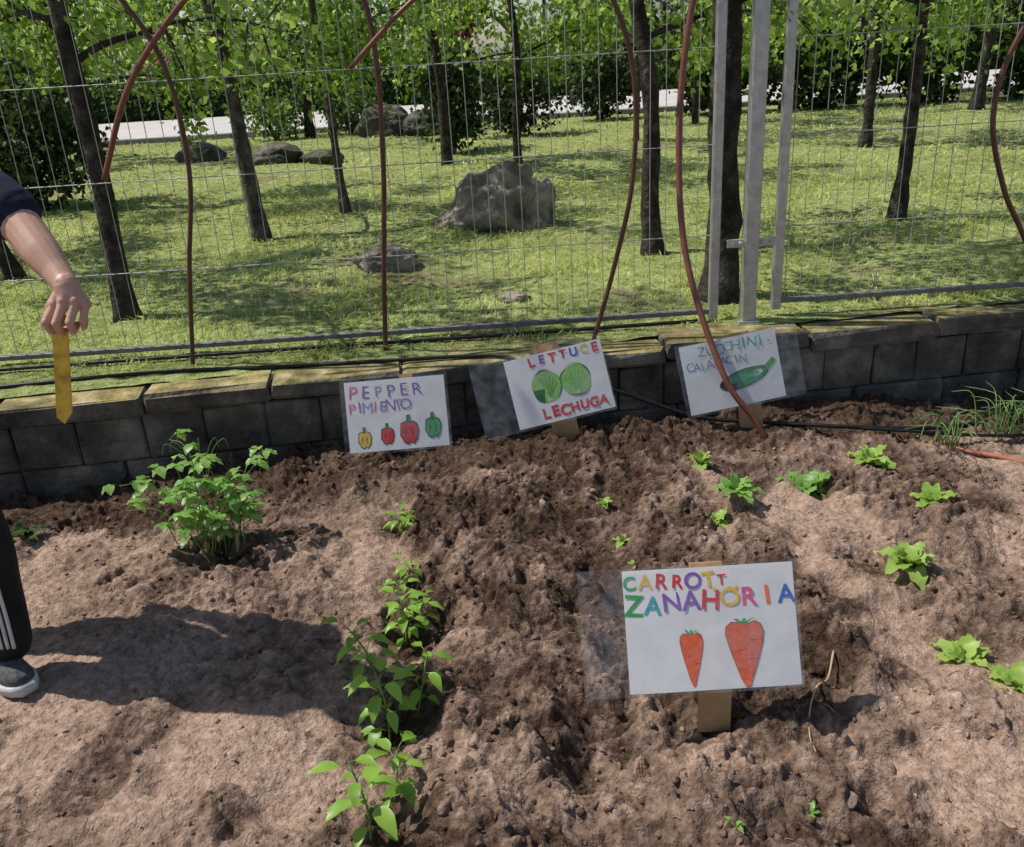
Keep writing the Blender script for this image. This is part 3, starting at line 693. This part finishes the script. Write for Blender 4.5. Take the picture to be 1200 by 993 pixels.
tree(-.58,11.1,.06,5,(-.1,0),zb=1.1,nl=4400,ls=.08)
tree(.24,9.54,.045,5,(-.05,0),zb=1.2,nl=4600,ls=.07)
tree(.955,5.6,.060,4.4,(-.06,.1),zb=1.4,nl=3700,ls=.058)
tree(1.10,4.46,.085,4.8,(-.01,.04),zb=1.5,nl=3200,ls=.058,spread=1.3)
tree(2.67,6.07,.05,4.3,(-.0,.0),zb=1.25,nl=4400,ls=.062)
tree(-6.4,14.7,.09,6,(.05,0),zb=1.1,nl=4000,ls=.10,spread=2,lm=1)
tree(-3.3,17.0,.08,6,(-.05,0),zb=1.3,nl=3500,ls=.10,spread=2)
tree(-3.9,9.2,.07,5,(-.1,0),zb=1.2,nl=5200,ls=.078,spread=1.6,lm=1)
tree(6.4,17.0,.1,6.5,(0,0),zb=1.2,nl=4500,ls=.11,spread=2.3)
tree(7.3,14.2,.09,6,(0,0),zb=1.1,nl=4500,ls=.10,spread=2.2,lm=1)
tree(4.2,10.5,.06,5,(0,0),zb=1.2,nl=4800,ls=.08,spread=1.7)
tree(3.2,14.9,.05,5,(.08,0),zb=1.2,nl=3600,ls=.09,spread=1.9,lm=1)
tree(-3.2,5.9,.05,4.4,(-.1,0),zb=1.5,nl=4200,ls=.062,spread=1.3)
tree(-4.6,6.9,.06,4.6,(-.1,0),zb=1.5,nl=4200,ls=.068,spread=1.4)
tree(1.9,12.6,.035,4.6,(.12,0),zb=1.1,nl=3800,ls=.08,spread=1.7,pale=True)
def bush(name,blobs,n,ls,mat):
    g=Geo();C=[]
    for (x,y,z,rx,ry,rz) in blobs:
        for k in range(70):
            d=rng.normal(0,1,3);d/=np.linalg.norm(d);q=rng.uniform(.4,1.1);C.append((x+d[0]*rx*q,y+d[1]*ry*q,z+d[2]*rz*q))
        for k in range(6):
            a=rng.uniform(0,6.28);tube(g,[(x,y,.35),(x+math.cos(a)*rx*.4,y+math.sin(a)*ry*.4,z),(x+math.cos(a)*rx*.8,y+math.sin(a)*ry*.8,z+rz*.6)],[.02,.012,.005],5,0)
    leafcloud(g,C,.10*max(1,blobs[0][3]),n,ls,1);g.obj(name,[M_bark,mat])
bush('bush',[(-4.7,9.3,1.05,.75,.6,.75),(-5.6,9.6,1.1,.9,.7,.9)],10500,.08,M_bush)
bush('bush',[(-.55,12.7,1.15,.35,.4,.65),(.35,14.6,1.0,.75,.5,.6)],6000,.09,M_bush)
bush('bush',[(-3.9,16.9,.75,.55,.4,.35),(-2.6,17.2,.8,.45,.4,.45)],2600,.09,M_far)
bush('bush',[(1.9,16.8,1.0,.8,.5,.55)],2600,.10,M_bush)
bush('bush',[(3.9,16.6,1.2,.9,.6,.8),(5.6,16.4,1.2,1.1,.6,.85),(7.4,16.2,1.3,1.2,.6,.95)],11000,.12,M_bush)
bush('bush',[(9.2,16,1.3,1.2,.7,1.0),(11,16,1.4,1.4,.8,1.1)],7500,.13,M_bush)
bush('bush',[(-8.0,14.5,1.2,1.2,.8,1.0)],4500,.12,M_bush)
g=Geo();n=24000
x=rng.uniform(-36,36,n);s_=rng.random(n);y=np.where(s_<.55,27+rng.normal(0,.06,n),27+rng.uniform(0,1.1,n));z=np.where(s_<.55,rng.uniform(.35,1.25,n),1.25+rng.normal(0,.05,n))+.07*np.sin(x*1.7)
leafcloud(g,np.stack([x,y,z],-1),.03,n,.14,0)
box(g,(0,27.55,.75),(80,.95,.9),1)
g.obj('hedge',[M_hedge,simple('hedge_core',[(.008,.015,.005),(.02,.035,.01)],rough=1,scale=3)],False)
g=Geo();C=[]
for row,(y0,n,z0,z1) in enumerate([(30,18,1.2,6),(37,18,.8,9),(46,24,.5,12)]):
    for i in range(n):
        x=-38+76*(i+rng.uniform(.1,.9))/n;y=y0+rng.normal(0,.8);R_=rng.uniform(1.6,2.8)
        tube(g,[(x,y,0),(x+.1,y,2),(x,y,5)],[.16,.13,.07],7,1)
        for k in range(40):
            a=rng.uniform(0,6.28);rr=R_*math.sqrt(rng.random());C.append((x+math.cos(a)*rr,y+math.sin(a)*rr*.6,z0+.4+(z1-z0)*rng.random()**1.3))
leafcloud(g,C,.34,48000,.30,0)
g.obj('distant_trees',[M_far,M_bark])
bush('flowering_tree',[(-.9,26.5,2.4,.55,.5,.45)],1300,.15,M_purple)
M_wallh=simple('cream_render',[(.38,.33,.27),(.46,.41,.34)],rough=.9,scale=3);M_tile=simple('terracotta',[(.20,.085,.045),(.32,.15,.08)],rough=.85,scale=8);M_slate=simple('grey_roof_tile',[(.16,.16,.155),(.26,.255,.25)],rough=.85,scale=8)
M_glass=simple('window_glass',[(.02,.03,.04),(.05,.06,.07)],rough=.15,scale=2,bump=0)
def house(x0,x1,y,zw,zr,mt):
    h=empty('brick_house');xm=(x0+x1)/2;d=4.6
    g=Geo();box(g,(xm,y+d/2,zw/2),(x1-x0,d-.6,zw));g.obj('walls',[M_wallh],False,h)
    g=Geo();a,b=x0-.3,x1+.3
    g.add([(a,y,zw-.05),(b,y,zw-.05),(b,y+d/2,zr),(a,y+d/2,zr),(a,y+d,zw-.05),(b,y+d,zw-.05)],[(0,1,2,3),(3,2,5,4),(0,3,4),(1,5,2)])
    k=int((b-a)/.2)
    for i in range(k): tube(g,[(a+.1+i*.2,y-.04,zw-.04),(a+.1+i*.2,y+d/2,zr+.03)],.06,6)
    g.obj('roof',[mt],False,h)
    g=Geo()
    for t in(.2,.5,.8): box(g,(x0+(x1-x0)*t,y+.29,1.25),(.9,.04,.8))
    g.obj('windows',[M_glass],False,h)
    g=Geo();box(g,(x0+(x1-x0)*.35,y+.28,.95),(.8,.05,1.7));g.obj('door',[M_wood],False,h)
house(-11.5,-7.0,32,1.8,2.3,M_tile);house(2.4,7.2,33,2.3,3.0,M_slate)

# ------------------------------------------------------------------ person (stands facing the bed, right arm reaching out)
person=empty('person')
M_skin=simple('skin',[(.42,.24,.17),(.55,.33,.25)],rough=.5,scale=14,bump=.15,bscale=120,bdist=.002,spec=.4)
M_navy=simple('navy_tshirt',[(.006,.008,.02),(.014,.018,.045)],rough=.85,scale=18,bump=.4,bscale=14,bdist=.02)
M_trk=simple('black_trousers',[(.006,.006,.007),(.018,.018,.02)],rough=.7,scale=12,bump=.5,bscale=12,bdist=.02)
M_white=simple('white_stripe',[(.5,.5,.5),(.62,.62,.62)],rough=.7,scale=30,bump=0)
M_hair=simple('brown_hair',[(.02,.012,.007),(.05,.03,.018)],rough=.5,scale=60,bump=.8,bscale=90)
M_sole=simple('rubber_sole',[(.42,.42,.40),(.6,.6,.58)],rough=.6,scale=20)
M_upper=simple('grey_mesh_shoe',[(.03,.03,.033),(.12,.12,.125)],rough=.8,scale=80,bump=.5,bscale=150,bdist=.003)
def endball(g,p,r,sc=(1,1,1)):
    g.addnp(IV*r*np.array(sc)+np.array(p),IF)
def limb(g,pts,rads,sq=(1,1),sides=16):
    P=spline(pts,5);r=np.interp(np.linspace(0,1,len(P)),np.linspace(0,1,len(rads)),rads)
    tube(g,P,r,sides,0,sq);endball(g,P[0],rads[0]*.98);endball(g,P[-1],rads[-1]*.98)
def remesh(o,vox,it=3):
    m=o.modifiers.new('r','REMESH');m.mode='VOXEL';m.voxel_size=vox;m.use_smooth_shade=True
    s=o.modifiers.new('s','SMOOTH');s.factor=.5;s.iterations=it
WX,WY,WZ=-.955,1.95,1.182
def hp(du,dv,dy): return (WX+.00187*du-.00062*dv+.0,WY+dy,WZ-.00187*dv-.00011*du)
g=Geo()
limb(g,[(-1.13,2.08,1.345),(-1.085,2.065,1.31),(-1.02,2.01,1.245),(-.985,1.98,1.21),hp(0,0,0)],[.047,.046,.041,.032,.026])
limb(g,[hp(-2,-3,.0),hp(6,10,-.005)],[.026,.027])
mcp=[(-9,20,-.012),(3,15,-.020),(16,15,-.020),(27,20,-.012)]
for i,(a,b,c) in enumerate(mcp): limb(g,[hp(0+2*(i-1.5),-2,0),hp(a,b,c)],[.016,.0125])
limb(g,[hp(-2,10,.012),hp(14,20,.010)],[.018,.016])
pip=[(-13,38,-.034),(1,38,-.042),(16,37,-.040),(29,36,-.030)]
dip=[(-9,51,-.020),(4,53,-.024),(17,51,-.022),(28,47,-.014)]
tip=[(-3,50,-.004),(8,49,-.004),(17,45,-.002),(26,41,.0)]
for i in range(4):
    k=[1,1.03,.98,.84][i]
    limb(g,[hp(*mcp[i]),hp(*pip[i])],[.0110*k,.0100*k],sides=10);limb(g,[hp(*pip[i]),hp(*dip[i])],[.0098*k,.0086*k],sides=10);limb(g,[hp(*dip[i]),hp(*tip[i])],[.0086*k,.0075*k],sides=10)
    endball(g,hp(*pip[i]),.0108*k);endball(g,np.array(hp(*mcp[i]))+[0,-.002,.002],.0128*k)
limb(g,[hp(-6,4,.012),hp(-18,24,.010)],[.015,.012]);limb(g,[hp(-18,24,.010),hp(-20,40,.006)],[.0118,.0105]);limb(g,[hp(-20,40,.006),hp(-13,52,.006)],[.0102,.0085])
o=g.obj('right_arm_and_hand',[M_skin],True,person);remesh(o,.0026,2)
g=Geo()
for i in range(4):
    p=np.array(hp(*dip[i]));endball(g,p+np.array([0,-.0075,-.002]),.0048,(1,.35,1.1))
g.obj('fingernails',[simple('nail',[(.6,.38,.32),(.68,.46,.4)],rough=.3,scale=20,bump=0)],True,person)
g=Geo()
limb(g,[(-1.62,2.52,1.14),(-1.66,2.53,1.02),(-1.64,2.52,.86)],[.042,.038,.026])
for i in range(4): limb(g,[(-1.64,2.52+.018*(i-1.5),.84),(-1.615,2.52+.02*(i-1.5),.775),(-1.625,2.52+.02*(i-1.5),.72-.006*(i in(1,2)))],[.013,.010,.007],sides=10)
limb(g,[(-1.63,2.495,.84),(-1.59,2.48,.80),(-1.585,2.48,.76)],[.013,.011,.008],sides=10)
o=g.obj('left_arm_and_hand',[M_skin],True,person);remesh(o,.004,2)
hc=np.array([-1.37,2.25,1.63])
def hf(x,y,z): return hc+np.array([-y,x,z])
def hb(g,p,r,sc): endball(g,hf(*p),r,(sc[1],sc[0],sc[2]))
g=Geo()
hb(g,(0,0,0),.1,(.78,.98,1.15));hb(g,(0,-.03,-.05),.07,(.85,.9,1));limb(g,[(-1.44,2.26,1.42),(-1.39,2.25,1.53)],[.062,.055])
hb(g,(0,-.105,-.012),.016,(.8,1,1.3));hb(g,(.08,0,-.01),.022,(.4,.8,1.3));hb(g,(-.08,0,-.01),.022,(.4,.8,1.3))
hb(g,(0,-.088,-.055),.022,(1.1,.5,.35));hb(g,(0,-.078,-.09),.026,(1,.7,.7))
o=g.obj('head',[M_skin],True,person);remesh(o,.005,3)
g=Geo()
for sx in(-1,1): hb(g,(sx*.032,-.086,.008),.012,(1.1,.6,.7))
g.obj('eyes',[simple('eye',[(.03,.02,.015),(.08,.05,.04)],rough=.2,scale=30,bump=0)],True,person)
g=Geo();hb(g,(0,.018,.03),.108,(.84,.98,1.08));hb(g,(0,.06,-.03),.08,(1,.7,1.1))
o=g.obj('hair',[M_hair],True,person);remesh(o,.006,2)
g=Geo()
limb(g,[(-1.62,2.29,.90),(-1.59,2.29,1.05),(-1.53,2.28,1.22),(-1.48,2.27,1.34),(-1.45,2.265,1.42)],[.155,.150,.165,.17,.10],sq=(1.18,.74),sides=24)
limb(g,[(-1.50,2.46,1.38),(-1.45,2.27,1.42),(-1.36,2.14,1.42)],[.07,.075,.07])
limb(g,[(-1.37,2.15,1.42),(-1.27,2.12,1.41),(-1.165,2.10,1.372),(-1.102,2.08,1.325)],[.075,.070,.066,.066])
limb(g,[(-1.50,2.46,1.38),(-1.57,2.51,1.28),(-1.62,2.52,1.17)],[.07,.062,.056])
o=g.obj('tshirt',[M_navy],True,person);remesh(o,.007,3)
g=Geo()
limb(g,[(-1.63,2.29,.95),(-1.62,2.29,.84)],[.145,.145],sq=(1.2,.85))
limb(g,[(-1.58,2.20,.86),(-1.475,2.17,.50),(-1.475,2.17,.30),(-1.485,2.17,.12)],[.105,.080,.072,.068])
limb(g,[(-1.62,2.38,.86),(-1.66,2.40,.50),(-1.72,2.40,.30),(-1.78,2.40,.10)],[.105,.078,.070,.062])
o=g.obj('trousers',[M_trk],True,person);remesh(o,.007,2)
g=Geo()
for k in(-1,0,1):
    dx=k*.017+.030
    P=spline([(-1.56+dx,2.098,.86),(-1.465+dx,2.095,.50),(-1.465+dx,2.103,.30),(-1.475+dx,2.108,.14)],8);tube(g,P,.0050,6,0)
g.obj('trouser_stripes',[M_white],True,person)
def shoe(hx,hy,tx,ty,par):
    z=min(gh(hx,hy),gh(tx,ty))+.012
    hv=np.array([hx,hy,0.]);tv_=np.array([tx,ty,0.]);d=tv_-hv;Ln=np.linalg.norm(d);d/=Ln;sd=np.array([-d[1],d[0],0])
    prof=[(0,.030,.055),(.06,.036,.075),(.2,.038,.085),(.35,.037,.088),(.5,.040,.072),(.65,.046,.056),(.8,.048,.046),(.92,.040,.038),(1,.020,.026)]
    for nm,mat,zlo,top in(('shoe_sole',M_sole,0,None),('shoe_upper',M_upper,.024,1)):
        g=Geo();V=[];k=16
        for t,w,h_ in prof:
            c=hv+d*Ln*t
            for j in range(k):
                a=j*2*math.pi/k;ca,sa=math.cos(a),math.sin(a)
                if top: V.append(c+sd*w*.96*np.sign(ca)*abs(ca)**.8+np.array([0,0,z+zlo+(h_-.0)*(max(sa,0)**.7)-.006*(sa<0)]))
                else: V.append(c+d*(.008 if t==1 else(-.008 if t==0 else 0))+sd*w*1.08*np.sign(ca)*abs(ca)**.4+np.array([0,0,z+(.027+.004*abs(t-.5)*2 if sa>0 else 0)]))
        F=[]
        for i in range(len(prof)-1):
            for j in range(k): q=(j+1)%k;F.append((i*k+j,i*k+q,(i+1)*k+q,(i+1)*k+j))
        F.append(tuple(range(k))[::-1]);F.append(tuple((len(prof)-1)*k+j for j in range(k)))
        g.add(V,F);o=g.obj(nm,[mat],True,par)
        if top: mm=o.modifiers.new('s','SUBSURF');mm.levels=mm.render_levels=1
    g=Geo()
    for t,zz in((.42,.108),(.5,.098),(.58,.086),(.66,.078)):
        c=hv+d*Ln*t;P=spline([c+sd*-.024+[0,0,z+zz-.016],c+[0,0,z+zz],c+sd*.024+[0,0,z+zz-.016]],4);tube(g,P,.0032,6)
    g.obj('laces',[M_white],True,par)
shoe(-1.61,2.23,-1.40,2.07,person);shoe(-1.88,2.42,-1.64,2.38,person)
g=Geo();a=np.array([-.985,1.947,1.12]);b=np.array([-1.036,1.947,.862]);d=(b-a)/np.linalg.norm(b-a);sd=np.array([-d[2],0,d[0]])*.017
V=[];
for y in(-.003,.003):
    V+= [a-sd+[0,y,0],a+sd+[0,y,0],b-d*.03+sd+[0,y,0],b+[0,y,0],b-d*.015-sd+[0,y,0]]
g.add(V,[(0,1,2,3,4),(9,8,7,6,5),(0,5,6,1),(1,6,7,2),(2,7,8,3),(3,8,9,4),(4,9,5,0)])
M_yst=simple('yellow_painted_wood',[(.30,.16,.04),(.62,.40,.05),(.75,.55,.08)],rough=.6,scale=28,bump=.1)
g.obj('painted_stake',[M_yst],False)

# ------------------------------------------------------------------ light, sky, camera
EL=58;sunv=Vector((-math.cos(math.radians(EL)),.11,math.sin(math.radians(EL)))).normalized()
w=bpy.data.worlds.new('World');scene.world=w;w.use_nodes=True;nt=w.node_tree
bg=nt.nodes['Background'];sk=nt.nodes.new('ShaderNodeTexSky');sk.sky_type='NISHITA';sk.sun_disc=False
sk.sun_elevation=math.radians(EL);sk.sun_rotation=math.atan2(sunv.x,sunv.y)
nt.links.new(sk.outputs[0],bg.inputs[0]);bg.inputs[1].default_value=.11
sl=bpy.data.lights.new('sun','SUN');sl.energy=5.0;sl.angle=math.radians(.53);sl.color=(1,.95,.87)
so=bpy.data.objects.new('sun',sl);COL.objects.link(so);so.rotation_euler=sunv.to_track_quat('Z','Y').to_euler();so.location=(-5,0,8)
cam=bpy.data.cameras.new('camera');cam.lens=36*1050/1200;cam.sensor_width=36;cam.sensor_fit='HORIZONTAL';cam.clip_start=.05;cam.clip_end=1200
co=bpy.data.objects.new('camera',cam);COL.objects.link(co)
co.matrix_world=Matrix.Translation((0,0,1.6))@Matrix.Rotation(math.radians(67.5),4,'X')@Matrix.Rotation(math.radians(-3.5),4,'Z')
scene.camera=co
